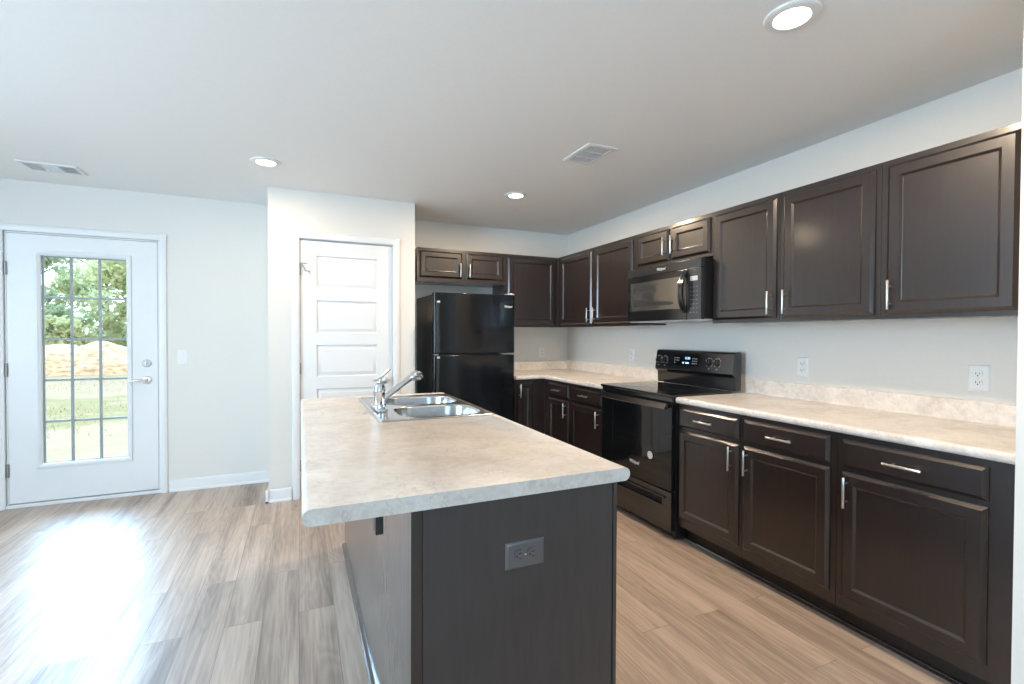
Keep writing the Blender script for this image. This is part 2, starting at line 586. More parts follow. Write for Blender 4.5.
def window(name, x0, x1, z0, z1, y, mat4, label):
    root = thing(name, label, 'window', kind='structure')
    root.matrix_world = mat4
    f = MB()
    t = 0.06
    f.box(x0, x1, 0.02, 0.10, z0, z0 + t).box(x0, x1, 0.02, 0.10, z1 - t, z1)
    n = 3
    for i in range(n + 1):
        xx = x0 + (x1 - x0 - t) * i / n
        f.box(xx, xx + t, 0.02, 0.10, z0 + t, z1 - t)
    f.build('window_frame', M['trim'], root)
    MB().box(x0 + t, x1 - t, 0.055, 0.061, z0 + t, z1 - t).build('glass_pane', M['glass'], root)
    return root
window('added_window_1', RW0, RW1, 0.85, 2.15, 0, Matrix.Translation((0, YR, 0)) @ Matrix.Diagonal((1, -1, 1, 1)), 'added unseen window in the wall behind the camera')  # unseen window, added to go with the rear fill lamp
window('window_2', LW0, LW1, 0.85, 2.15, 0, Matrix.Translation((XL, 0, 0)) @ Matrix.Rotation(PI / 2, 4, 'Z'), 'wide window in the dining side wall')

# baseboards
def baseboard_profile(o, s):
    return [(o, 0), (o + s * 0.022, 0), (o + s * 0.022, 0.012), (o + s * 0.014, 0.022), (o + s * 0.014, 0.082), (o + s * 0.008, 0.096), (o, 0.096)]
def base_x(mb, x0, x1, y):       # along x on a wall facing -y
    mb.prism(baseboard_profile(y, -1), 'x', x0, x1)
def base_y(mb, y0, y1, x, s):    # along y, s = +1 sticks out to +x
    mb.prism([(u, v) for u, v in baseboard_profile(x, s)], 'y', y0, y1)
mb = MB(); base_x(mb, DX1 + 0.062, PX0 - 0.022, YB); base_x(mb, XL + 0.022, DX0 - 0.062, YB)
struct('baseboard_back', mb, M['trim'], 'white baseboard along the far wall beside the garden door', 'baseboard')
mb = MB(); base_x(mb, PX0 - 0.022, QX0 - 0.062, PY); base_x(mb, QX1 + 0.062, PX1, PY); base_y(mb, PY - 0.022, YB, PX0, -1)
struct('baseboard_pantry', mb, M['trim'], 'white baseboard wrapping the pantry corner', 'baseboard')
mb = MB(); base_y(mb, YR, YB, XL, 1)
struct('baseboard_left', mb, M['trim'], 'white baseboard along the dining side wall', 'baseboard')

# door casings
def casing(mb, x0, x1, ztop, y, w):
    for (a, b) in ((x0 - w, x0), (x1, x1 + w)):
        inner = x0 if a < x0 else x1
        s = -1 if a < x0 else 1
        mb.prism([(inner, y), (inner, y - 0.010), (inner + s * 0.010, y - 0.016), (inner + s * (w - 0.018), y - 0.018), (inner + s * (w - 0.004), y - 0.012), (inner + s * w, y)], 'z', 0, ztop + w)
    mb.prism([(y, ztop), (y - 0.010, ztop), (y - 0.016, ztop + 0.010), (y - 0.0185, ztop + w - 0.018), (y - 0.012, ztop + w - 0.004), (y, ztop + w)], 'x', x0 - w, x1 + w)
mb = MB(); casing(mb, DX0, DX1, DZ, YB, 0.052)
struct('trim_1', mb, M['trim'], 'white casing around the garden door', 'door trim')
mb = MB(); casing(mb, QX0, QX1, QZ, PY, 0.055)
struct('trim_2', mb, M['trim'], 'white casing around the pantry door', 'door trim')

# garden door (door_1)
d1 = thing('door_1', 'white garden door with a fifteen-light glass panel', 'door', (-1.965, YB + 0.006, 0.028), 0, kind='structure')
DW, DH = 0.910, 2.008
gx0, gx1, gz0, gz1 = 0.188, 0.709, 0.286, 1.856         # glass opening in door coordinates
mb = MB()
mb.box(0, gx0 - 0.02, 0, 0.044, 0.006, DH).box(gx1 + 0.02, DW, 0, 0.044, 0.006, DH)
mb.box(gx0 - 0.02, gx1 + 0.02, 0, 0.044, 0.006, gz0 - 0.02).box(gx0 - 0.02, gx1 + 0.02, 0, 0.044, gz1 + 0.02, DH)
mb.build('door_slab', M['trim'], d1)
fo = 0.034
def frame_loop(i, y):
    return [(gx0 - fo + i, y, gz0 - fo + i), (gx1 + fo - i, y, gz0 - fo + i), (gx1 + fo - i, y, gz1 + fo - i), (gx0 - fo + i, y, gz1 + fo - i)]
MB().rings([frame_loop(0, 0.0), frame_loop(0.004, -0.011), frame_loop(0.018, -0.013), frame_loop(fo, -0.002), frame_loop(fo, 0.016)], cap1=False).build('glazing_frame', M['trim'], d1)
MB().box(gx0 - 0.018, gx1 + 0.018, 0.016, 0.022, gz0 - 0.018, gz1 + 0.018).build('glass_pane', M['glass'], d1)
mb = MB()
for i in range(1, 3):
    x = gx0 + (gx1 - gx0) * i / 3
    mb.box(x - 0.0095, x + 0.0095, 0.023, 0.031, gz0, gz1)
for i in range(1, 5):
    z = gz0 + (gz1 - gz0) * i / 5
    mb.box(gx0, gx1, 0.0235, 0.0305, z - 0.0085, z + 0.0085)
mb.box(gx0 - 0.001, gx0 + 0.013, 0.023, 0.031, gz0, gz1).box(gx1 - 0.006, gx1 + 0.001, 0.023, 0.031, gz0, gz1)
mb.box(gx0, gx1, 0.0232, 0.0308, gz1 - 0.010, gz1 + 0.001).box(gx0, gx1, 0.0232, 0.0308, gz0 - 0.001, gz0 + 0.007)
mb.build('grille', M['muntin'], d1)['label'] = 'taupe grille bars between the panes'
for z in (0.255, 1.0, 1.75):
    mb = MB().box(-0.016, -0.001, -0.004, 0.002, z - 0.05, z + 0.05, 0.001)
    for k in range(5):
        mb.cyl((-0.004, -0.006, z - 0.049 + k * 0.0198), (-0.004, -0.006, z - 0.031 + k * 0.0198), 0.0085, 12)
    mb.build('hinge', M['hinge'], d1)
rot_y = Matrix.Rotation(PI / 2, 4, 'X')        # lathe axis z -> -y
db = MB().lathe([(0.0, 0.0), (0.031, 0.0), (0.031, 0.006), (0.026, 0.012), (0.0, 0.013)], 28, Matrix.Translation((0.838, 0, 1.032)) @ rot_y)
db = db.build('deadbolt', M['nickel'], d1)
MB().box(0.834, 0.842, -0.026, -0.011, 1.018, 1.046, 0.003).build('thumb_turn', M['nickel'], db)
lh = MB().lathe([(0.0, 0.0), (0.033, 0.0), (0.033, 0.006), (0.027, 0.013), (0.012, 0.016), (0.011, 0.045), (0.0, 0.046)], 28, Matrix.Translation((0.838, 0, 0.897)) @ rot_y)
lh.build('lock_rose', M['nickel'], d1)
MB().tube([(0.846, -0.044, 0.897), (0.815, -0.050, 0.900), (0.780, -0.050, 0.899), (0.748, -0.046, 0.893), (0.732, -0.040, 0.888)], [0.011, 0.010, 0.0085, 0.0075, 0.006], 12).build('lever_handle', M['nickel'], d1)
mb = MB().box(-0.012, -0.003, 0.002, 0.13, -0.0, DH + 0.006).box(DW + 0.003, DW + 0.012, 0.002, 0.13, 0, DH + 0.006).box(-0.012, DW + 0.012, 0.002, 0.13, DH + 0.004, DH + 0.014)
mb.build('door_jamb', M['trim'], d1)
MB().box(-0.012, DW + 0.012, 0.046, 0.06, 0.0, 0.03).build('weather_sweep', M['slot_black'], d1)
struct('trim_3', MB().box(DX0, DX1, YB - 0.004, YB + 0.12, 0.0, 0.026, 0.003), M['trim'], 'pale threshold under the garden door', 'threshold')

# pantry door (door_2)
d2 = thing('door_2', 'white five-panel pantry door', 'door', (0.006, PY + 0.012, 0.010), 0, kind='structure')
PW, PH = 0.710, 2.032
cells = []
px0, px1 = 0.118, PW - 0.118
pz = [(0.160, 0.440), (0.555, 0.835 + 0.015), (0.947, 1.203), (1.298, 1.560), (1.660, 1.915)]
mb = MB()
mb.box(0, PW, 0.0125, 0.035, 0, PH)
def flat(x0, x1, z0, z1):
    mb.rings([[(x0, 0, z0), (x1, 0, z0)], [(x0, 0, z1), (x1, 0, z1)]], cap1=False, closed=False)
flat(0, px0, 0, PH); flat(px1, PW, 0, PH)
zs = [0] + [z for p in pz for z in p] + [PH]
for i in range(0, len(zs), 2):
    flat(px0, px1, zs[i], zs[i + 1])
mb.rings([[(0, 0, 0), (PW, 0, 0), (PW, 0, PH), (0, 0, PH)], [(0, 0.0126, 0), (PW, 0.0126, 0), (PW, 0.0126, PH), (0, 0.0126, PH)]], cap1=False)
for z0, z1 in pz:
    mb.panel(px0, px1, z0, z1, [(0, 0), (0.005, 0.0115), (0.013, 0.0120), (0.034, 0.002), (0.036, 0.002)], cap0=False)
mb.build('door_slab', M['trim'], d2, recalc=False)
for z in (0.25, 1.02, 1.80):
    mb = MB().box(-0.005, -0.001, -0.010, -0.002, z - 0.045, z + 0.045)
    for k in range(5):
        mb.cyl((-0.002, -0.013, z - 0.045 + k * 0.018), (-0.002, -0.013, z - 0.0285 + k * 0.018), 0.006, 12)
    hg = mb.build('hinge', M['hinge'], d2)
    if z > 1.5:
        st = MB().tube([(0.0, -0.016, z + 0.048), (0.020, -0.030, z + 0.046), (0.048, -0.034, z + 0.046)], 0.004, 8)
        st.tube([(0.004, -0.018, z + 0.046), (0.026, -0.030, z + 0.020), (0.036, -0.026, z - 0.010), (0.066, -0.020, z - 0.016)], 0.004, 8)
        st.cyl((0.066, -0.028, z - 0.016), (0.066, -0.002, z - 0.016), 0.006, 10)
        st.build('door_stop', M['hinge'], hg)
kb = MB().lathe([(0.0, 0.0), (0.032, 0.0), (0.032, 0.005), (0.014, 0.010), (0.012, 0.030), (0.024, 0.038), (0.030, 0.052), (0.026, 0.064), (0.0, 0.068)], 28, Matrix.Translation((0.645, 0, 0.905)) @ rot_y)
kb.build('door_knob', M['nickel'], d2)
mb = MB().box(-0.006, -0.003, -0.010, 0.10, 0, PH + 0.006).box(PW + 0.003, PW + 0.006, -0.010, 0.10, 0, PH + 0.006).box(-0.006, PW + 0.006, -0.010, 0.10, PH + 0.004, PH + 0.0075)
mb.build('door_jamb', M['trim'], d2)

# ================================================================== CABINETS
def make_pull():
    b = MB()
    b.cyl((0, -0.030, -0.066), (0, -0.030, 0.066), 0.0058, 12, bev=0.001)
    for z in (-0.040, 0.040):
        b.cyl((0, -0.030, z), (0, 0.0, z), 0.0042, 10)
    return b
PULL = make_pull().build('bar_pull', M['nickel'])
PULL_MESH = PULL.data
bpy.data.objects.remove(PULL)
def pull(parent, x, y, z, vertical=True):
    o = link_mesh('bar_pull', PULL_MESH, M['nickel'], parent, (x, y, z))
    if not vertical:
        o.rotation_euler = (0, PI / 2, 0)
    return o

DT = 0.019
def cab_door(root, x0, x1, z0, z1, hx=None, hz=None, fr=0.056):
    prof = [(0, 0), (0, -0.007), (0.003, -0.009), (0.014, -DT), (0.016, -DT), (fr - 0.005, -DT), (fr + 0.005, -DT + 0.008), (fr + 0.008, -DT + 0.009)]
    d = MB().panel(x0, x1, z0, z1, prof).build('cabinet_door', M['espresso'], root, angle=20)
    if hx is not None:
        pull(d, hx, -DT, hz)
    return d
def drawer(root, x0, x1, z0, z1, hx=None):
    prof = [(0, 0), (0, -0.007), (0.003, -0.009), (0.015, -DT), (0.017, -DT)]
    d = MB().panel(x0, x1, z0, z1, prof).build('drawer_front', M['espresso'], root, angle=20)
    pull(d, (x0 + x1) / 2 if hx is None else hx, -DT, (z0 + z1) / 2, False)
    return d

BZ = 0.874          # top of base cabinets
def base_cabinet(label, loc, rotz, w, depth, doors, drawers, group=None, side_stile=0.0, name='base_cabinet', shoe=(0, None)):
    r = thing(name, label, 'cabinet', loc, rotz, group)
    b = MB()
    b.box(0.001, w - 0.001, 0.021, depth, 0.105, BZ, 0.001)
    b.box(0.001, w - 0.001, 0.085, depth, 0.0, 0.105)
    b.build('carcass', M['espresso'], r)
    MB().box(0.0005, w - 0.0005, 0.0, 0.0205, 0.105, BZ, 0.0008).build('face_frame', M['espresso'], r)
    MB().box(0.001, w - 0.001, 0.075, 0.0845, 0.0, 0.105).build('toe_kick', M['toe'], r)
    s0, s1 = shoe[0], (w if shoe[1] is None else shoe[1])
    pts = [(0.075, 0), (0.057, 0), (0.058, 0.008), (0.063, 0.015), (0.075, 0.019)]
    MB().prism(pts, 'x', s0 + 0.001, s1 - 0.001).build('shoe_moulding', M['shoe'], r)
    for a in drawers:
        drawer(r, *a)
    for (x0, x1, z0, z1, side) in doors:
        hx = x0 + 0.030 if side == 'l' else x1 - 0.036
        cab_door(r, x0, x1, z0, z1, hx, z1 - 0.082)
    return r

FX = 2.172                   # plane of the base cabinet face frames
RZ = -PI / 2
def rb(label, yhi, ylo, doors_y, drawers_y, **k):
    """base cabinet on the right wall; y spans given in world coordinates"""
    return base_cabinet(label, (FX, yhi, 0), RZ, yhi - ylo, XW - 0.002 - FX,
                        [(yhi - a, yhi - b, z0, z1, s) for a, b, z0, z1, s in doors_y],
                        [(yhi - a, yhi - b, z0, z1) for a, b, z0, z1 in drawers_y], **k)
R1, R0 = 3.086, 2.316        # range slot
rb('dark base cabinet just right of the range, with one drawer over one door', R0 - 0.002, 1.842,
   [(2.298, 1.856, 0.160, 0.712, 'r')], [(2.298, 1.856, 0.733, 0.853)], group='base cabinets on the right wall')
rb('dark base cabinet second from the range on its right side', 1.841, 1.344,
   [(1.823, 1.370, 0.160, 0.712, 'l')], [(1.823, 1.370, 0.733, 0.853)], group='base cabinets on the right wall')
rb('wide dark base cabinet nearest the camera, beside the wall end', 1.343, 0.747,
   [(1.318, 0.832, 0.162, 0.710, 'l')], [(1.318, 0.832, 0.731, 0.851)], group='base cabinets on the right wall')
rb('dark base cabinet just left of the range', 3.620, R1 + 0.002,
   [(3.602, 3.133, 0.160, 0.712, 'r')], [(3.602, 3.133, 0.733, 0.853)], group='base cabinets on the right wall')
rb('narrow dark base cabinet with a drawer next to the inner corner', 4.104, 3.621,
   [(4.008, 3.638, 0.160, 0.712, 'r')], [(4.008, 3.638, 0.733, 0.853)], group='base cabinets on the right wall', shoe=(0.075, None))
BFY = YB - 0.610             # face frame of the cabinet on the far wall
base_cabinet('narrow dark base cabinet between the fridge and the inner corner', (1.852, BFY, 0), 0, FX - 0.0005 - 1.852, YB - 0.002 - BFY,
             [(0.013, 0.185, 0.160, 0.853, 'l')], [], shoe=(0, 0.32 + 0.05))

UBZ, UTZ = 1.379, 2.104
def upper(label, loc, rotz, w, depth, z0, z1, doors, hz=None, group=None):
    r = thing('wall_cabinet', label, 'cabinet', loc, rotz, group)
    MB().box(0.0008, w - 0.0008, 0.0205, depth, z0 + 0.004, z1, 0.001).build('carcass', M['espresso'], r)
    MB().box(0.0004, w - 0.0004, 0.0, 0.020, z0, z1, 0.0008).build('face_frame', M['espresso'], r)
    for (x0, x1, a, b, side) in doors:
        hx = None if side is None else (x0 + 0.026 if side == 'l' else x1 - 0.026)
        cab_door(r, x0, x1, a, b, hx, a + (hz or 0.085))
    return r
UX = 2.471
def ru(label, yhi, ylo, z0, doors, **k):
    return upper(label, (UX, yhi, 0), RZ, yhi - ylo, XW - 0.002 - UX, z0, UTZ, [(yhi - a, yhi - b, c, d, s) for a, b, c, d, s in doors], **k)
G = 'wall cabinets above the right counter'
UD0, UD1 = 1.401, 2.076
ru('large dark wall cabinet at the right edge, nearest the camera', 1.344, 0.747, UBZ, [(1.316, 0.872, UD0, UD1, 'l')], group=G)
ru('dark wall cabinet in the middle of the right-hand three', 1.855, 1.345, UBZ, [(1.830, 1.366, UD0, UD1, 'l')], group=G)
ru('dark wall cabinet immediately right of the microwave', 2.334, 1.856, UBZ, [(2.314, 1.874, UD0, UD1, 'r')], group=G)
ru('short dark two-door wall cabinet above the microwave', 3.106, 2.335, 1.822,
   [(3.086, 2.736, 1.846, UD1, 'r'), (2.705, 2.354, 1.846, UD1, 'l')], hz=0.105, group=G)
ru('dark two-door wall cabinet between the microwave and the corner', 4.389, 3.107, UBZ,
   [(4.310, 3.742, UD0, UD1, 'r'), (3.695, 3.148, UD0, UD1, 'l')], group=G)
UY = YB - 0.325
upper('dark single-door corner wall cabinet on the far wall', (1.862, UY, 0), 0, UX - 0.0005 - 1.862, YB - 0.002 - UY, UBZ, UTZ, [(0.034, 0.570, UD0, UD1, None)])
upper('short dark two-door wall cabinet above the fridge', (0.988, UY, 0), 0, 1.8612 - 0.988, YB - 0.002 - UY, 1.792, UTZ,
      [(0.024, 0.434, 1.832, UD1, 'r'), (0.474, 0.856, 1.832, UD1, 'l')], hz=0.075)

# ------------------------------------------------------------------ counters
XF = 2.147
CT, CB = 0.914, 0.8755
def splash(mb, axis, a, b, w0, sgn):
    """backsplash strip; w0 wall plane, sgn direction out of the wall"""
    o = w0 + sgn * 0.0015
    pts = [(o, CT + 0.0005), (o, CT + 0.094), (o + sgn * 0.004, CT + 0.098), (o + sgn * 0.013, CT + 0.098), (o + sgn * 0.018, CT + 0.094), (o + sgn * 0.0195, CT + 0.088), (o + sgn * 0.0195, CT + 0.012), (o + sgn * 0.022, CT + 0.005), (o + sgn * 0.028, CT + 0.0005)]
    mb.prism(pts, axis, a, b)
c = thing('countertop', 'beige stone-look laminate worktop right of the range', 'countertop', (XF, 0.748, 0))
ox, oy = XF, 0.748
mb = MB().prism([(0, 0), (XW - 0.002 - ox, 0), (XW - 0.002 - ox, R0 - 0.002 - oy), (0, R0 - 0.002 - oy)], 'z', CB, CT, 0.016, 5,
                pick=lambda a, b: abs(a.x) < 1e-4 and abs(b.x) < 1e-4 and abs(a.z - b.z) < 1e-5)
mb.build('worktop', M['laminate'], c)
mb = MB(); splash(mb, 'y', 0, R0 - 0.002 - oy, XW - ox, -1)
mb.build('backsplash', M['laminate'], c)
c = thing('countertop', 'L-shaped beige laminate worktop between the fridge and the range', 'countertop', (XF, 4.078, 0))
ox, oy = XF, 4.078
cy0 = R1 + 0.002 - oy
def pickL(a, b):
    if abs(a.z - b.z) > 1e-5:
        return False
    return (abs(a.x) < 1e-4 and abs(b.x) < 1e-4) or (abs(a.y) < 1e-4 and abs(b.y) < 1e-4)
mb = MB().prism([(0, 0), (0, cy0), (XW - 0.002 - ox, cy0), (XW - 0.002 - ox, YB - 0.002 - oy), (1.852 - ox, YB - 0.002 - oy), (1.852 - ox, 0)], 'z', CB, CT, 0.016, 5, pick=pickL)
mb.build('worktop', M['laminate'], c)
mb = MB(); splash(mb, 'y', cy0, YB - 0.002 - oy, XW - ox, -1)
splash(mb, 'x', 1.852 - ox, XW - 0.0035 - ox - 0.0195, YB - oy, -1)
mb.build('backsplash', M['laminate'], c)

# ================================================================== ISLAND
IX0, IX1, IY0, IY1 = 0.003, 0.884, 1.136, 3.105
BX0, BX1, BY0, BY1 = 0.250, 0.856, 1.160, 3.090
isl = thing('kitchen_island', 'dark panelled kitchen island base with an overhanging top', 'island', (BX0, BY0, 0))
def ib(b, x0, x1, y0, y1, z0, z1, bev=0.001):
    return b.box(x0 - BX0, x1 - BX0, y0 - BY0, y1 - BY0, z0, z1, bev)
ib(MB(), BX0, BX0 + 0.012, BY0 + 0.019, BY1, 0.0, BZ).build('back_panel', M['island_back'], isl)
ib(MB(), BX0 + 0.026, BX1 - 0.014, BY0 + 0.003, BY0 + 0.018, 0.0, BZ).build('end_panel', M['island_panel'], isl)
ib(MB(), BX0 - 0.003, BX0 + 0.0245, BY0, BY0 + 0.0188, 0.0, BZ).build('corner_stile', M['espresso'], isl)
ib(MB(), BX1 - 0.012, BX1, BY0, BY0 + 0.0188, 0.0, BZ).build('corner_stile', M['island_panel'], isl)
ib(MB(), BX0 + 0.0125, BX1, BY1 - 0.016, BY1, 0.0, BZ).build('end_panel', M['island_panel'], isl)
b = MB()
ib(b, BX0 + 0.0125, BX1 - 0.022, BY0 + 0.0195, BY1 - 0.0165, 0.105, 0.120)
b.build('cabinet_bottom', M['espresso'], isl)
ib(MB(), BX1 - 0.09, BX1 - 0.08, BY0 + 0.0195, BY1 - 0.0165, 0.0, 0.104).build('toe_kick', M['toe'], isl)
ib(MB(), BX1 - 0.021, BX1 - 0.001, BY0 + 0.0195, BY1 - 0.0165, 0.106, BZ).build('face_frame', M['espresso'], isl)
nd = 4
for k in range(nd):
    y0 = BY0 + 0.03 + k * (BY1 - BY0 - 0.06) / nd + 0.012
    y1 = BY0 + 0.03 + (k + 1) * (BY1 - BY0 - 0.06) / nd - 0.012
    d = MB().panel(0, y1 - y0, 0.160, 0.853, [(0, 0), (0, -0.012), (0.005, -0.017), (0.010, -DT), (0.052, -DT), (0.062, -DT + 0.008), (0.066, -DT + 0.009)]).build('cabinet_door', M['espresso'], isl, angle=20)
    d.rotation_euler = (0, 0, PI / 2)
    d.location = (BX1 - BX0 - 0.0005, y0 - BY0, 0)
    pull(d, (y1 - y0) - 0.035 if k % 2 == 0 else 0.035, -DT, 0.77)
pts = [(0, 0), (-0.018, 0), (-0.017, 0.008), (-0.012, 0.015), (0, 0.019)]
MB().prism(pts, 'y', -0.0, BY1 - BY0).build('shoe_moulding', M['shoe'], isl)
b = MB().box(-0.083, -0.064, 0.030, 0.075, 0.811, BZ, 0.001)
b.build('support_block', M['toe'], isl)

# island top: long sides bullnosed, ends square
it = thing('island_countertop', 'large beige stone-look laminate island top holding the sink', 'countertop', (IX0, IY0, 0))
w, ln = IX1 - IX0, IY1 - IY0
mb = MB().prism([(0, 0), (w, 0), (w, ln), (0, ln)], 'z', CB, CT, 0.0185, 6,
                pick=lambda a, b: abs(a.x - b.x) < 1e-4 and abs(a.z - b.z) < 1e-5)
top = mb.build('worktop', M['laminate'], it)
SX0, SX1, SY0, SY1 = 0.318, 0.868, 2.135, 2.985      # sink rim
cut = MB().box(SX0 + 0.03 - IX0, SX1 - 0.03 - IX0, SY0 + 0.022 - IY0, SY1 - 0.022 - IY0, CB - 0.1, CT + 0.1).build('cut', None)
cut.location = it.location
bpy.context.view_layer.update()
boolean_cut(top, cut)

# ------------------------------------------------------------------ sink
sk = thing('kitchen_sink', 'stainless double-bowl drop-in sink set in the island top', 'sink', (SX0, SY0, CT))
sw, sl = SX1 - SX0, SY1 - SY0
bowls = [(0.315, 0.222, 0.405, 0.365), (0.315, 0.625, 0.405, 0.365)]     # cx, cy, w, h
rim = MB()
rim.rings([rrect(sw / 2, sl / 2, sw, sl, 0.022, 0.0006), rrect(sw / 2, sl / 2, sw, sl, 0.022, 0.003), rrect(sw / 2, sl / 2, sw - 0.010, sl - 0.010, 0.020, 0.0065),
           rrect(sw / 2, sl / 2, sw - 0.022, sl - 0.022, 0.016, 0.0068), rrect(sw / 2, sl / 2, sw - 0.030, sl - 0.030, 0.014, 0.0045)], cap1=True)
rim_o = rim.build('rim', M['steel'], sk)
cut = MB()
for cx, cy, bw, bh in bowls:
    cut.rings([rrect(cx, cy, bw, bh, 0.115, -0.05), rrect(cx, cy, bw, bh, 0.115, 0.05)], cap0=True, cap1=True)
cut = cut.build('cut', None)
# open sheet: cut with bisecting solid
cut.location = sk.location
bpy.context.view_layer.update()
boolean_cut(rim_o, cut)
for cx, cy, bw, bh in bowls:
    b = MB()
    loops = []
    for (ins, z, r) in ((-0.002, 0.0048, 0.117), (0.003, 0.0030, 0.114), (0.008, -0.006, 0.112), (0.014, -0.06, 0.108), (0.022, -0.110, 0.104), (0.036, -0.140, 0.095), (0.060, -0.158, 0.08), (0.095, -0.165, 0.06), (0.15, -0.168, 0.02)):
        loops.append(rrect(cx, cy, bw - 2 * ins, bh - 2 * ins, min(r, (bh - 2 * ins) / 2 - 0.003), z))
    b.rings(loops, cap1=True)
    bo = b.build('basin', M['steel'], sk, angle=50)
    d = MB().lathe([(0.0, -0.165), (0.02, -0.1655), (0.034, -0.164), (0.042, -0.1635), (0.043, -0.167)], 24, Matrix.Translation((cx, cy, 0)))
    d.build('drain', M['chrome'], bo)

# ------------------------------------------------------------------ faucet
fc = thing('kitchen_faucet', 'chrome single-lever pull-out faucet on the sink deck', 'faucet', (SX0 + 0.052, 2.505, CT + 0.0072))
b = MB().rings([rrect(0, 0, 0.056, 0.25, 0.027, 0.0), rrect(0, 0, 0.056, 0.25, 0.027, 0.006), rrect(0, 0, 0.044, 0.238, 0.021, 0.012)], cap0=True)
b.build('base_plate', M['chrome'], fc)
b = MB().lathe([(0.0, 0.0115), (0.034, 0.0115), (0.034, 0.018), (0.030, 0.024), (0.0295, 0.085), (0.0315, 0.090), (0.0315, 0.096), (0.0295, 0.100), (0.029, 0.112), (0.024, 0.124), (0.013, 0.131), (0.0, 0.133)], 32)
b.build('body', M['chrome'], fc)
s0, s1 = Vector((0.010, 0.004, 0.042)), Vector((0.172, 0.060, 0.146))
b = MB().tube([s0, s0.lerp(s1, 0.3), s0.lerp(s1, 0.8), s1], [0.019, 0.0170, 0.0160, 0.0170], 20)
b.build('spout', M['chrome'], fc)
dr = (s1 - s0).normalized()
b = MB().tube([s1 - dr * 0.004, s1 + dr * 0.006, s1 + dr * 0.020, s1 + dr * 0.036 + Vector((0.004, 0.001, -0.004)), s1 + dr * 0.046 + Vector((0.012, 0.004, -0.014)), s1 + dr * 0.048 + Vector((0.018, 0.006, -0.032))],
              [0.0180, 0.0225, 0.0235, 0.024, 0.023, 0.020], 20)
hd = b.build('spray_head', M['chrome'], fc)
b = MB().cyl((0, 0, 0.130), (0.004, 0.001, 0.150), 0.008, 14)
b.tube([(-0.030, -0.010, 0.144), (-0.012, -0.004, 0.146), (0.010, 0.003, 0.156), (0.034, 0.012, 0.178), (0.058, 0.020, 0.198)], [0.006, 0.007, 0.0075, 0.0065, 0.005], 12)
b.build('lever', M['chrome'], fc)

# ================================================================== FRIDGE
FX0, FX1, FYF, FZT = 1.050, 1.815, 4.015, 1.664
fr = thing('refrigerator', 'black top-freezer refrigerator between the pantry and the counter', 'refrigerator', (FX0, FYF, 0))
fw = FX1 - FX0
b = MB().box(0.004, fw - 0.004, 0.075, YB - 0.03 - FYF, 0.03, FZT - 0.012, 0.006)
b.build('cabinet_body', M['black_satin'], fr)
b = MB().box(0.03, fw - 0.03, 0.085, 0.10, 0.0, 0.095)
for k in range(14):
    b.box(0.05, fw - 0.05, 0.082, 0.085, 0.018 + k * 0.005, 0.0205 + k * 0.005)
b.build('kick_grille', M['black_satin'], fr)
def door_outline():
    pts = [(0.0, 0.068), (0.0, 0.030)]
    for k in range(1, 9):
        a = PI + (PI / 2) * k / 9
        pts.append((0.020 + 0.020 * math.cos(a), 0.030 + 0.020 * math.sin(a)))
    for k in range(0, 13):
        x = 0.020 + (fw - 0.040) * k / 12
        u = (x - fw / 2) / (fw / 2 - 0.020)
        pts.append((x, 0.010 - 0.010 * (1 - u * u)))
    for k in range(1, 9):
        a = 1.5 * PI + (PI / 2) * k / 9
        pts.append((fw - 0.020 + 0.020 * math.cos(a), 0.030 + 0.020 * math.sin(a)))
    pts += [(fw, 0.030), (fw, 0.068)]
    return pts
for (z0, z1, nm) in ((1.134, FZT, 'freezer_door'), (0.105, 1.118, 'fridge_door')):
    d = MB().prism(door_outline(), 'z', z0, z1, 0.006, 3, pick=lambda a, b: abs(a.z - b.z) < 1e-5).build(nm, M['black_fridge'], fr)
    MB().box(0.012, fw - 0.012, 0.0685, 0.0745, z0 + 0.012, z1 - 0.012).build('door_gasket', M['grey_plate'], d)
    # vertical grip along the left edge
    if nm == 'freezer_door':
        a, c2 = 1.140, 1.590
    else:
        a, c2 = 0.62, 1.112
    h = MB()
    h.prism([(0.014, -0.046), (0.038, -0.046), (0.044, -0.040), (0.042, -0.026), (0.018, -0.022), (0.012, -0.034)], 'z', a, c2, 0.003, 2)
    for zz in (a + 0.01, c2 - 0.05):
        h.box(0.020, 0.038, -0.030, 0.010, zz, zz + 0.04, 0.003)
    hh = h.build('door_handle', M['black_gloss'], d)
    zc = c2 - 0.012 if nm == 'freezer_door' else c2 - 0.008
    MB().box(0.015, 0.041, -0.0475, -0.046, zc - 0.008, zc + 0.008, 0.0005).build('handle_end_cap', M['mark_silver'], hh)
    if nm == 'freezer_door':
        text('brand_lettering', 'Whirlpool', 0.030, M['mark_white'], d, facing_y(0.695, 0.0045, 1.556), 0.0008, 0.62, 0.18)
b = MB().box(fw - 0.075, fw - 0.006, 0.010, 0.085, FZT + 0.001, FZT + 0.012, 0.003).cyl((fw - 0.028, 0.034, FZT - 0.002), (fw - 0.028, 0.034, FZT + 0.018), 0.011, 14)
b.build('top_hinge', M['grey_metal'], fr)['label'] = 'pale metal hinge cover'
MB().box(fw - 0.13, fw - 0.004, 0.004, 0.066, 1.121, 1.131, 0.001).build('middle_hinge', M['nickel'], fr)['label'] = 'bright metal hinge between the doors'
MB().box(0.002, 0.040, 0.002, 0.060, 1.121, 1.131, 0.001).build('spacer', M['nickel'], fr)

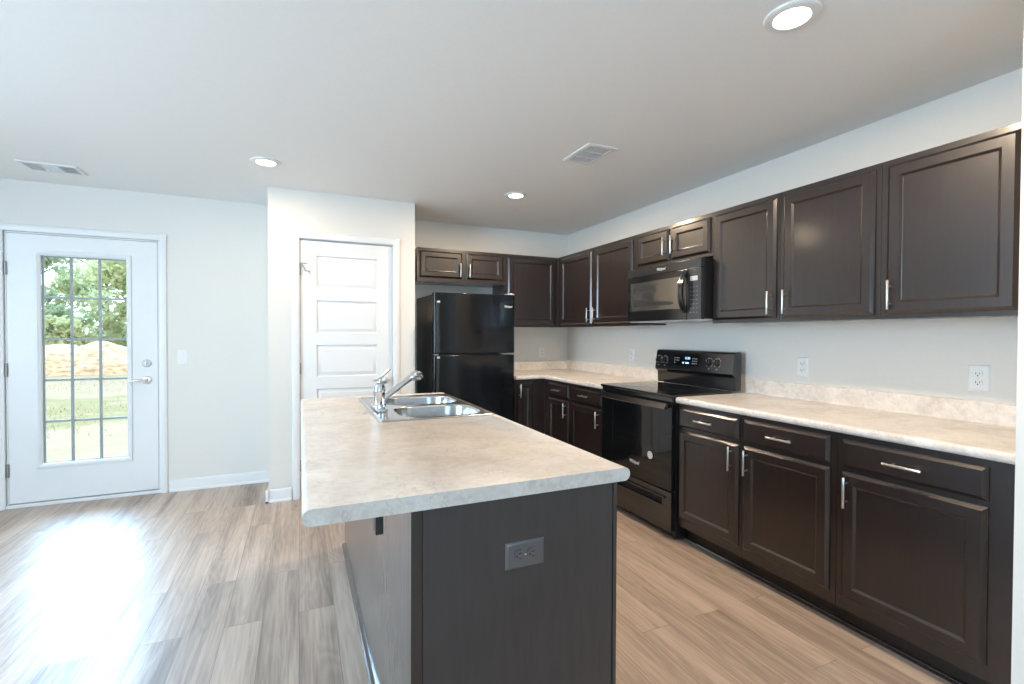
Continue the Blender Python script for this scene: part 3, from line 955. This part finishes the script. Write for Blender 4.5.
# ================================================================== RANGE
RGX, RGY = 2.125, R1 - 0.004            # front plane, left end
rg = thing('kitchen_range', 'black freestanding electric range with a glass cooktop', 'range', (RGX, RGY, 0), RZ)
rw = RGY - (R0 + 0.004)
rd = XW - 0.052 - RGX
b = MB().box(0.002, rw - 0.002, 0.034, rd, 0.03, 0.906, 0.003)
b.build('body', M['black_satin'], rg)
for x in (0.04, rw - 0.04):
    for y in (0.08, rd - 0.06):
        MB().cyl((x, y, 0.0), (x, y, 0.031), 0.016, 12).build('foot', M['slot_black'], rg)
# cooktop
ct = MB().prism([(-0.008, 0.912), (-0.012, 0.918), (-0.010, 0.9245), (0.0, 0.927), (rd - 0.09, 0.927), (rd - 0.09, 0.9065), (-0.004, 0.9065)], 'x', 0.0, rw, 0.0).build('cooktop', M['black_glass'], rg)
for (x, y, r) in ((0.19, 0.16, 0.10), (0.57, 0.16, 0.085), (0.19, 0.41, 0.080), (0.57, 0.41, 0.10)):
    b = MB().lathe([(r - 0.004, 0.92705), (r - 0.004, 0.9274), (r, 0.9274), (r, 0.92705)], 48, Matrix.Translation((x, y, 0)))
    b.build('burner_ring', M['burner'], ct)
MB().box(0.004, rw - 0.004, 0.004, 0.033, 0.872, 0.9055, 0.002).build('front_trim', M['black_gloss'], rg)
# oven door
od = MB()
z0, z1 = 0.318, 0.868
wx0, wx1, wz0, wz1 = 0.145, rw - 0.115, 0.47, 0.800
od.box(0.002, wx0, 0.0, 0.033, z0, z1, 0.003).box(wx1, rw - 0.002, 0.0, 0.033, z0, z1, 0.003)
od.box(wx0 - 0.002, wx1 + 0.002, 0.0005, 0.033, z0, wz0, 0.0).box(wx0 - 0.002, wx1 + 0.002, 0.0005, 0.033, wz1, z1, 0.0)
od = od.build('oven_door', M['black_glass'], rg)
MB().box(wx0 - 0.001, wx1 + 0.001, 0.006, 0.010, wz0 - 0.001, wz1 + 0.001).build('oven_window', M['black_glass'], od)
b = MB()
for k in range(2):
    b.cyl((wx0 + 0.02, 0.0055, wz0 + 0.09 + k * 0.05), (wx1 - 0.02, 0.0055, wz0 + 0.09 + k * 0.05), 0.0011, 6)
b.build('oven_rack', M['dark_steel'], od)
b = MB().prism([(-0.050, 0.836), (-0.054, 0.842), (-0.037, 0.874), (-0.030, 0.876), (-0.022, 0.870), (-0.026, 0.840)], 'x', 0.035, rw - 0.012, 0.004, 2, pick=lambda a, b: abs(a.x - b.x) < 1e-4 and False)
for x in (0.05, rw - 0.045):
    b.box(x - 0.014, x + 0.014, -0.034, 0.001, 0.842, 0.866, 0.003)
b.build('door_handle', M['dark_steel'], od)
text('brand_lettering', 'Whirlpool', 0.034, M['mark_white'], od, facing_y(0.395, -0.0006, 0.420), 0.0006, 0.72, 0.18)
b = MB().lathe([(0.0, 0.0005), (0.026, 0.0005), (0.026, 0.0012), (0.0, 0.0013)], 28, Matrix.Translation((0.560, 0, 0.505)) @ rot_y)
stk = b.build('round_sticker', M['mark_white'], od)
stk['label'] = 'round white sticker'
MB().lathe([(0.012, 0.0013), (0.012, 0.0017), (0.020, 0.0017), (0.020, 0.0013)], 24, Matrix.Translation((0.560, 0, 0.505)) @ rot_y).build('printed_ring', M['mark_silver'], stk)
# storage drawer
dw = MB()
dw.box(0.003, rw - 0.003, 0.0, 0.033, 0.062, 0.212, 0.003).box(0.003, rw - 0.003, 0.0, 0.033, 0.262, 0.308, 0.003)
dw.box(0.003, 0.085, 0.0, 0.033, 0.208, 0.266, 0.0).box(rw - 0.085, rw - 0.003, 0.0, 0.033, 0.208, 0.266, 0.0)
dw = dw.build('storage_drawer', M['black_gloss'], rg)
MB().box(0.084, rw - 0.084, 0.020, 0.032, 0.209, 0.265).build('grip_recess', M['slot_black'], dw)
MB().prism([(0.0, 0.258), (-0.008, 0.262), (-0.010, 0.270), (-0.004, 0.276), (0.0, 0.276)], 'x', 0.06, rw - 0.06).build('grip_lip', M['black_gloss'], dw)
# backguard
yb0 = rd - 0.085
prof = [(yb0 + 0.030, 0.9275), (yb0 + 0.026, 1.012), (yb0 + 0.004, 1.030), (yb0, 1.040), (yb0 + 0.018, 1.168), (yb0 + 0.028, 1.184), (yb0 + 0.045, 1.188), (rd - 0.002, 1.188), (rd - 0.002, 0.9275)]
bgd = MB().prism(prof, 'x', 0.0, rw, 0.004, 2, pick=lambda a, b: abs(a.x - b.x) < 1e-4).build('backguard', M['black_gloss'], rg)
def on_guard(x, z, off=0.0):
    """point on the tilted control face"""
    u = (z - 1.040) / (1.168 - 1.040)
    return Matrix.Translation((x, yb0 + 0.018 * u - off, z)) @ Matrix.Rotation(PI / 2 - math.atan2(0.018, 0.128), 4, 'X')
for x in (0.040, 0.108, 0.556, 0.626):
    k = MB().lathe([(0.0, 0.0), (0.025, 0.0), (0.025, 0.004), (0.020, 0.008), (0.019, 0.022), (0.016, 0.025), (0.0, 0.0255)], 28, on_guard(x, 1.108, 0.0)).box(-0.004, 0.004, -0.019, 0.019, 0.022, 0.032, 0.0015, 1, on_guard(x, 1.108))
    k = k.build('control_knob', M['black_gloss'], bgd)
    t = MB().box(-0.0012, 0.0012, 0.004, 0.018, 0.032, 0.0328, 0, 1, on_guard(x, 1.108))
    t.build('pointer_mark', M['mark_white'], k)
    r = MB()
    for j in range(11):
        a = math.radians(-140 + 28 * j)
        r.box(-0.0016, 0.0016, 0.0280, 0.0345, 0.0002, 0.0008, 0, 1, on_guard(x, 1.108) @ Matrix.Rotation(a, 4, 'Z'))
    r.box(-0.004, 0.004, -0.046, -0.042, 0.0002, 0.0008, 0, 1, on_guard(x, 1.108))
    r.build('dial_marks', M['mark_white'], bgd)
b = MB().box(-0.135, 0.135, -0.040, 0.040, 0.0002, 0.0012, 0.0, 1, on_guard(0.330, 1.112))
dp = b.build('display_panel', M['black_glass'], bgd)
text('clock_digits', '12:00', 0.024, M['digits'], dp, on_guard(0.345, 1.128, -0.0) @ Matrix.Translation((0, 0, 0.0016)), 0.0003)
KEY = MB().box(-0.005, 0.005, -0.002, 0.002, 0.0, 0.0005).build('key', M['mark_white'])
KEY_MESH = KEY.data
bpy.data.objects.remove(KEY)
def key(name, parent, mt, mat4):
    o = link_mesh(name, KEY_MESH, mt, parent)
    o.matrix_local = mat4
    o.material_slots[0].link = 'OBJECT'
    o.material_slots[0].material = mt
for gx, gys in ((-0.113, (-0.020, -0.002, 0.016)), (0.070, (-0.020, -0.002, 0.016)), (0.088, (-0.020, -0.002, 0.016)), (0.106, (-0.020, -0.002, 0.016)), (-0.090, (-0.002, 0.016)), (-0.073, (-0.002, 0.016))):
    for gy in gys:
        key('range_button', dp, M['mark_white'], on_guard(0.330, 1.112) @ Matrix.Translation((gx, gy, 0.0013)))
b = MB()
for gx in (-0.030, 0.0, 0.018):
    b.box(gx, gx + 0.013, -0.024, -0.013, 0.0013, 0.0018, 0, 1, on_guard(0.330, 1.112))
b.build('lit_keys', M['digits'], dp)

# ================================================================== MICROWAVE
MWX, MWY = 2.376, 3.098
mw = thing('microwave_oven', 'black over-the-range microwave under the short wall cabinet', 'microwave', (MWX, MWY, 0), RZ)
mwid = MWY - 2.342
mz0, mz1 = 1.404, 1.806
md = XW - 0.006 - MWX
MB().box(0.0, mwid, 0.034, md, mz0 + 0.006, mz1, 0.003).build('casing', M['black_satin'], mw)
MB().box(0.004, mwid - 0.004, 0.020, md - 0.01, mz0 - 0.006, mz0 + 0.005, 0.002).build('underside_plate', M['grey_metal'], mw)['label'] = 'pale metal underside with light lens'
cpx = MWY - 2.466                            # split between door and control panel
MB().box(0.0, mwid, 0.0, 0.033, mz1 - 0.060, mz1, 0.003).build('vent_strip', M['mw_panel'], mw)
dr_ = MB().box(0.0, cpx - 0.001, 0.0, 0.033, mz0 + 0.002, mz1 - 0.062, 0.004).build('oven_door', M['black_gloss'], mw)
MB().panel(0.040, cpx - 0.050, 1.482, 1.700, [(0.0, -0.0006), (0.0, -0.003), (0.004, -0.0035), (0.030, -0.001), (0.034, -0.001)]).build('door_window', M['mw_glass'], dr_)
cp = MB().box(cpx + 0.001, mwid, 0.0, 0.033, mz0 + 0.002, mz1 - 0.062, 0.004).build('control_panel', M['mw_panel'], mw)
MB().box(cpx + 0.030, cpx + 0.095, -0.001, 0.0002, 1.662, 1.692).build('display', M['mark_silver'], cp)
for i in range(7):
    for j in range(3):
        key('keypad_button', cp, M['key_grey'], Matrix.Translation((cpx + 0.036 + j * 0.026, 0.0001, 1.452 + i * 0.028)) @ Matrix.Rotation(PI / 2, 4, 'X'))
# bowed handle: flat strap curving out from the door
hx = cpx - 0.012
n = 20
ol, il = [], []
for k in range(n + 1):
    u = k / n
    z = 1.450 + (1.732 - 1.450) * u
    bow = math.sin(PI * u) ** 0.75
    ol.append((-0.004 - 0.052 * bow, z))
    il.append((0.001 - 0.040 * bow, 1.450 + 0.010 + (1.732 - 1.450 - 0.020) * u))
MB().prism(ol + il[::-1], 'x', hx - 0.018, hx + 0.022, 0.003, 2, pick=lambda a, b: abs(a.x - b.x) < 1e-4).build('door_handle', M['black_gloss'], dr_)
MB().prism([(y - 0.0015, z) for y, z in ol] + [(y + 0.0005, z) for y, z in ol[::-1]], 'x', hx - 0.0195, hx - 0.006).build('handle_trim', M['dark_steel'], dr_)
text('brand_lettering', 'Whirlpool', 0.030, M['mark_white'], mw, facing_y(MWY - 2.720, -0.0006, 1.776), 0.0006, 0.72, 0.18)

# ================================================================== FIXTURES
def downlight(x, y, label, watts):
    r = thing('recessed_ceiling_light', label, 'ceiling light', (x, y, H), 0, 'recessed ceiling lights')
    MB().lathe([(0.056, -0.004), (0.060, -0.010), (0.078, -0.011), (0.088, -0.006), (0.090, -0.0005), (0.056, -0.0005)], 48).build('trim_ring', M['white_plastic'], r)
    MB().lathe([(0.0, -0.006), (0.040, -0.0055), (0.0565, -0.004), (0.0565, -0.001), (0.0, -0.001)], 40).build('lens', M['lamp'], r)
    d = bpy.data.lights.new('lamp_light', 'AREA')
    d.shape = 'DISK'
    d.size = 0.10
    d.energy = watts
    d.color = LAMP_COL
    o = bpy.data.objects.new('lamp_light', d)
    COL.objects.link(o)
    o.location = (x, y, H - 0.014)
downlight(1.590, 1.160, 'bright recessed ceiling light nearest the camera, above the counter aisle', 26)
downlight(-0.200, 3.535, 'recessed ceiling light in front of the pantry corner', 8)
downlight(1.597, 3.535, 'recessed ceiling light in front of the fridge', 28)

def vent(x0, x1, y0, y1, along, order, label):
    r = thing('ceiling_vent', label, 'air vent', ((x0 + x1) / 2, (y0 + y1) / 2, H), 0)
    w, d = x1 - x0, y1 - y0
    f = MB()
    e = 0.026
    lp = lambda i, z: [(-w / 2 + i, -d / 2 + i, z), (w / 2 - i, -d / 2 + i, z), (w / 2 - i, d / 2 - i, z), (-w / 2 + i, d / 2 - i, z)]
    f.rings([lp(0, -0.0005), lp(0.0, -0.004), lp(0.004, -0.008), lp(e - 0.004, -0.010), lp(e, -0.009), lp(e, -0.0008)], cap1=False)
    f.build('frame', M['vent_white'], r)
    MB().box(-w / 2 + e, w / 2 - e, -d / 2 + e, d / 2 - e, -0.002, -0.0008).build('duct_opening', M['vent_dark'], r)
    iw, idp = w - 2 * e, d - 2 * e
    ln = idp if along == 'y' else iw
    cr = iw if along == 'y' else idp
    for s in range(3):
        a = -ln / 2 + ln * s / 3
        b_ = a + ln / 3
        g = MB()
        style = order[s]
        if style == 'cross':
            k = 8
            for i in range(k):
                c0 = -cr / 2 + cr * (i + 0.5) / k
                p = (c0 - 0.0022, c0 + 0.0022, a + 0.006, b_ - 0.006)
                g.box(p[0], p[1], p[2], p[3], -0.0095, -0.0025) if along == 'y' else g.box(p[2], p[3], p[0], p[1], -0.0095, -0.0025)
        else:
            k = 6
            tilt = 0.3 if style == 'closed' else -0.45
            for i in range(k):
                c0 = a + 0.006 + (ln / 3 - 0.012) * (i + 0.5) / k
                if along == 'y':
                    mt = Matrix.Translation((0, c0, -0.006)) @ Matrix.Rotation(tilt, 4, 'X')
                    g.box(-cr / 2, cr / 2, -0.0064 if style == 'closed' else -0.0015, 0.0064 if style == 'closed' else 0.0015, -0.001, 0.001, 0, 1, mt)
                else:
                    mt = Matrix.Translation((c0, 0, -0.006)) @ Matrix.Rotation(tilt, 4, 'Y')
                    g.box(-0.0064 if style == 'closed' else -0.0015, 0.0064 if style == 'closed' else 0.0015, -cr / 2, cr / 2, -0.001, 0.001, 0, 1, mt)
        if s:
            g.box(-cr / 2, cr / 2, a - 0.005, a + 0.005, -0.0096, -0.002) if along == 'y' else g.box(a - 0.005, a + 0.005, -cr / 2, cr / 2, -0.0096, -0.002)
        g.build('louvres', M['vent_white'], r)
    b = MB().box(-w * 0.2 - 0.003, -w * 0.2 + 0.003, d / 2 - 0.024, d / 2 - 0.018, -0.018, -0.008)
    b.build('damper_lever', M['vent_white'], r)
vent(1.550, 1.755, 2.395, 2.700, 'y', ('open', 'cross', 'closed'), 'white ceiling vent above the aisle in front of the range')
vent(-1.690, -1.375, 4.165, 4.370, 'x', ('closed', 'cross', 'open'), 'white ceiling vent near the garden door')

def receptacle(mb_root, cx, cz, dark=False, horizontal=False):
    pm = M['grey_plate'] if dark else M['white_plastic']
    q = 12
    pts = []
    for k in range(q * 2):
        a = 2 * PI * k / (q * 2)
        pts.append((cx + 0.0165 * math.cos(a), cz + max(-0.0138, min(0.0138, 0.0170 * math.sin(a)))))
    if horizontal:
        pts = [(cx + max(-0.0138, min(0.0138, 0.0170 * math.cos(2 * PI * k / 24))), cz + 0.0165 * math.sin(2 * PI * k / 24)) for k in range(24)]
    rc = MB().prism(pts, 'y', -0.0095, -0.0045).build('receptacle', pm, mb_root)
    s = MB()
    if horizontal:
        s.box(cx - 0.0035, cx + 0.006, -0.0098, -0.0094, cz + 0.0055, cz + 0.0078).box(cx - 0.0025, cx + 0.005, -0.0098, -0.0094, cz - 0.0078, cz - 0.0055)
        s.cyl((cx - 0.0082, -0.0098, cz), (cx - 0.0082, -0.0094, cz), 0.0026, 12)
    else:
        s.box(cx - 0.0078, cx - 0.0055, -0.0098, -0.0094, cz - 0.0025, cz + 0.0065).box(cx + 0.0055, cx + 0.0078, -0.0098, -0.0094, cz - 0.0015, cz + 0.0055)
        s.cyl((cx, -0.0098, cz - 0.0078), (cx, -0.0094, cz - 0.0078), 0.0028, 12)
    s.build('slots', M['slot_black'], rc)

def outlet(loc, rotz, label, dark=False, horizontal=False, group=None, w=0.073, h=0.116):
    r = thing('electrical_outlet', label, 'outlet', loc, rotz, group)
    pm = M['grey_plate'] if dark else M['white_plastic']
    if horizontal:
        w, h = h, w
    MB().panel(-w / 2, w / 2, -h / 2, h / 2, [(0, -0.0002), (0.001, -0.002), (0.006, -0.0052), (0.008, -0.0055)]).build('cover_plate', pm, r)
    for s in (-1, 1):
        receptacle(r, s * 0.0195 if horizontal else 0, 0 if horizontal else s * 0.0195, dark, horizontal)
    MB().lathe([(0.0, 0.0068), (0.0025, 0.0066), (0.0032, 0.0058), (0.0032, 0.005)], 14, rot_y).build('screw', M['nickel'], r)
    return r
GO = 'white wall outlets over the counters'
outlet((XW, 1.108, 1.113), RZ, 'white wall outlet nearest the camera, at the right end of the counter', group=GO, w=0.078, h=0.118)
outlet((XW, 1.928, 1.113), RZ, 'white wall outlet just right of the range, above the backsplash', group=GO)
outlet((XW, 3.552, 1.113), RZ, 'white wall outlet left of the range on the long wall', group=GO)
outlet((2.450, YB, 1.108), 0, 'white wall outlet on the far wall beside the fridge', group=GO)
outlet((0.556, BY0 + 0.0028, 0.708), 0, 'dark grey outlet mounted sideways on the island end panel', dark=True, horizontal=True)
sw_ = thing('light_switch', 'white toggle switch beside the garden door', 'light switch', (-0.882, YB, 1.107))
MB().panel(-0.036, 0.036, -0.058, 0.058, [(0, -0.0002), (0.001, -0.002), (0.006, -0.0052), (0.008, -0.0055)]).build('cover_plate', M['white_plastic'], sw_)
MB().box(-0.005, 0.005, -0.016, -0.0052, 0.0, 0.010, 0.001).build('toggle', M['white_plastic'], sw_)
b = MB()
for z in (-0.030, 0.030):
    b.lathe([(0.0, 0.0068), (0.0025, 0.0066), (0.0032, 0.0058), (0.0032, 0.005)], 14, Matrix.Translation((0, 0, z)) @ rot_y)
b.build('screws', M['nickel'], sw_)

# ================================================================== OUTSIDE
GZ = -0.15
def grid_mesh(x0, x1, y0, y1, nx, ny, fz):
    vs, fs = [], []
    for j in range(ny + 1):
        for i in range(nx + 1):
            x = x0 + (x1 - x0) * i / nx
            y = y0 + (y1 - y0) * j / ny
            vs.append((x, y, fz(x, y)))
    for j in range(ny):
        for i in range(nx):
            a = j * (nx + 1) + i
            fs.append((a, a + 1, a + nx + 2, a + nx + 1))
    return vs, fs
def py_mesh(name, vs, fs, mat, smooth=True):
    me = bpy.data.meshes.new(name)
    me.from_pydata(vs, [], fs)
    if smooth:
        for p in me.polygons:
            p.use_smooth = True
    me.update()
    return link_mesh(name, me, mat)
def hills(x, y):
    return GZ + 0.05 * math.sin(x * 0.7 + 1) * math.sin(y * 0.5) + 0.03 * math.sin(x * 1.9) * math.cos(y * 1.3)
vs, fs = grid_mesh(-45, 25, YB + T + 0.02, 60, 120, 110, hills)
tag(py_mesh('garden_ground', vs, fs, M['ground']), 'patchy lawn and bare soil outside the garden door', 'lawn', kind='structure')

def mound_z(x, y):
    u = (y - 23.6) / 2.3
    if abs(u) >= 1:
        return GZ - 0.1
    base = (1 - u * u) ** 0.8
    h = 0.98 + 0.10 * math.sin(x * 0.55) + 0.07 * math.sin(x * 1.7 + 1) + 0.05 * math.sin(x * 4.1 + y)
    lump = 0.10 * math.sin(x * 3.1 + 2.0 * math.sin(y * 2.2)) * math.sin(y * 3.7 + x)
    return GZ - 0.1 + base * (h + lump + 0.04 * random.uniform(-1, 1))
vs, fs = grid_mesh(-22, 3, 21.2, 26.0, 220, 40, mound_z)
vs += [(-22, 21.2, GZ - 0.2), (3, 21.2, GZ - 0.2), (3, 26, GZ - 0.2), (-22, 26, GZ - 0.2)]
tag(py_mesh('straw_mound', vs, fs, M['straw']), 'long pale straw and soil mound in front of the trees', 'mound')

vs, fs = [], []
for _ in range(5200):
    y = YB + 3.6 + 10.5 * random.random()
    xc = -1.5 - (y - YB) * 0.30
    x = xc + random.uniform(-1, 1) * (1.2 + (y - YB) * 0.22)
    if math.sin(x * 1.1 + 0.5) * math.sin(y * 0.8) + random.uniform(-0.5, 0.5) < -0.05:
        continue
    h = random.uniform(0.025, 0.065)
    a = random.uniform(0, 2 * PI)
    dx, dy = math.cos(a) * 0.008, math.sin(a) * 0.008
    z = hills(x, y) - 0.01
    k = len(vs)
    vs += [(x - dx, y - dy, z), (x + dx, y + dy, z), (x + random.uniform(-0.04, 0.04), y + random.uniform(-0.04, 0.04), z + h)]
    fs.append((k, k + 1, k + 2))
tag(py_mesh('grass', vs, fs, M['blade'], False), 'short sunlit grass blades growing across the lawn', 'grass', kind='stuff')

def tree(x, y, h, cr, mat, label, seed, n=5200, leaf=0.17, group='trees beyond the lawn', name='leafy_tree', low=0.12):
    rng = random.Random(seed)
    r = thing(name, label, 'tree' if name == 'leafy_tree' else 'bush', (x, y, GZ - 0.02), 0, group)
    blobs = []
    for _ in range(34):
        u = rng.random()
        z = h * (low + (0.93 - low) * u)
        rad = cr * math.sin(PI * (0.18 + 0.74 * u)) * rng.random() ** 0.5
        a = rng.uniform(0, 2 * PI)
        blobs.append((rad * math.cos(a), rad * math.sin(a), z, cr * rng.uniform(0.22, 0.42)))
    vs, fs = [], []
    for i in range(n):
        bx, by, bz, br = blobs[rng.randrange(len(blobs))]
        d = Vector((rng.gauss(0, 1), rng.gauss(0, 1), rng.gauss(0, 1))).normalized() * br * rng.random() ** 0.33
        p = Vector((bx, by, max(0.05, bz + d.z * 0.8))) + Vector((d.x, d.y, 0))
        nrm = Vector((rng.gauss(0, 1), rng.gauss(0, 1), rng.gauss(0, 1) + 0.6)).normalized()
        u = nrm.orthogonal().normalized()
        u.rotate(Matrix.Rotation(rng.uniform(0, 2 * PI), 3, nrm))
        v = nrm.cross(u)
        s = leaf * rng.uniform(0.6, 1.3)
        k = len(vs)
        vs += [tuple(p - u * s), tuple(p + v * s * 0.5), tuple(p + u * s), tuple(p - v * s * 0.5)]
        fs.append((k, k + 1, k + 2, k + 3))
    o = py_mesh('foliage', vs, fs, mat, False)
    o.parent = r
    b = MB().tube([(0, 0, 0), (0.05, 0.02, h * 0.25), (-0.03, 0.05, h * 0.5), (0.04, 0.0, h * 0.8)], [cr * 0.07, cr * 0.055, cr * 0.04, 0.02], 10)
    for k in range(6):
        z = h * (0.25 + 0.09 * k)
        a = k * 2.4
        b.tube([(0, 0.03, z), (cr * 0.35 * math.cos(a), cr * 0.35 * math.sin(a), z + h * 0.10), (cr * 0.7 * math.cos(a), cr * 0.7 * math.sin(a), z + h * 0.17)], [cr * 0.03, cr * 0.02, 0.01], 6)
    b.build('trunk', M['bark'], r)
    return r
tree(-13.4, 33.5, 7.6, 2.5, M['leaf_a'], 'dark green tree seen in the left panes of the garden door', 1)
tree(-12.0, 41.0, 8.6, 2.8, M['leaf_b'], 'tall mid-green tree seen in the middle panes of the garden door', 2)
tree(-8.2, 33.0, 7.4, 2.4, M['leaf_c'], 'pale yellow-green tree seen in the right panes of the garden door', 3)
tree(-17.6, 42.0, 8.4, 3.0, M['leaf_b'], 'mid-green tree behind the dark tree at the left of the glass', 4)
tree(-5.2, 41.5, 8.0, 2.8, M['leaf_b'], 'mid-green tree at the right edge of the glass', 5)
tree(-19.6, 34.0, 7.5, 2.8, M['leaf_a'], 'dark green tree furthest left beyond the lawn', 6)
tree(-3.0, 34.0, 7.5, 2.8, M['leaf_a'], 'dark green tree furthest right beyond the lawn', 7)
for i, (x, y, h, mt, lb) in enumerate((
        (-12.8, 29.5, 2.6, 'leaf_b', 'low green bush behind the straw mound, left of the door glass'),
        (-9.9, 27.9, 2.3, 'leaf_c', 'low pale bush behind the straw mound, middle of the door glass'),
        (-6.9, 29.5, 2.7, 'leaf_a', 'low dark bush behind the straw mound, right of the door glass'))):
    tree(x, y, h, 1.2, M[mt], lb, 20 + i, 2600, 0.13, 'bushes behind the mound', 'leafy_bush', 0.05)
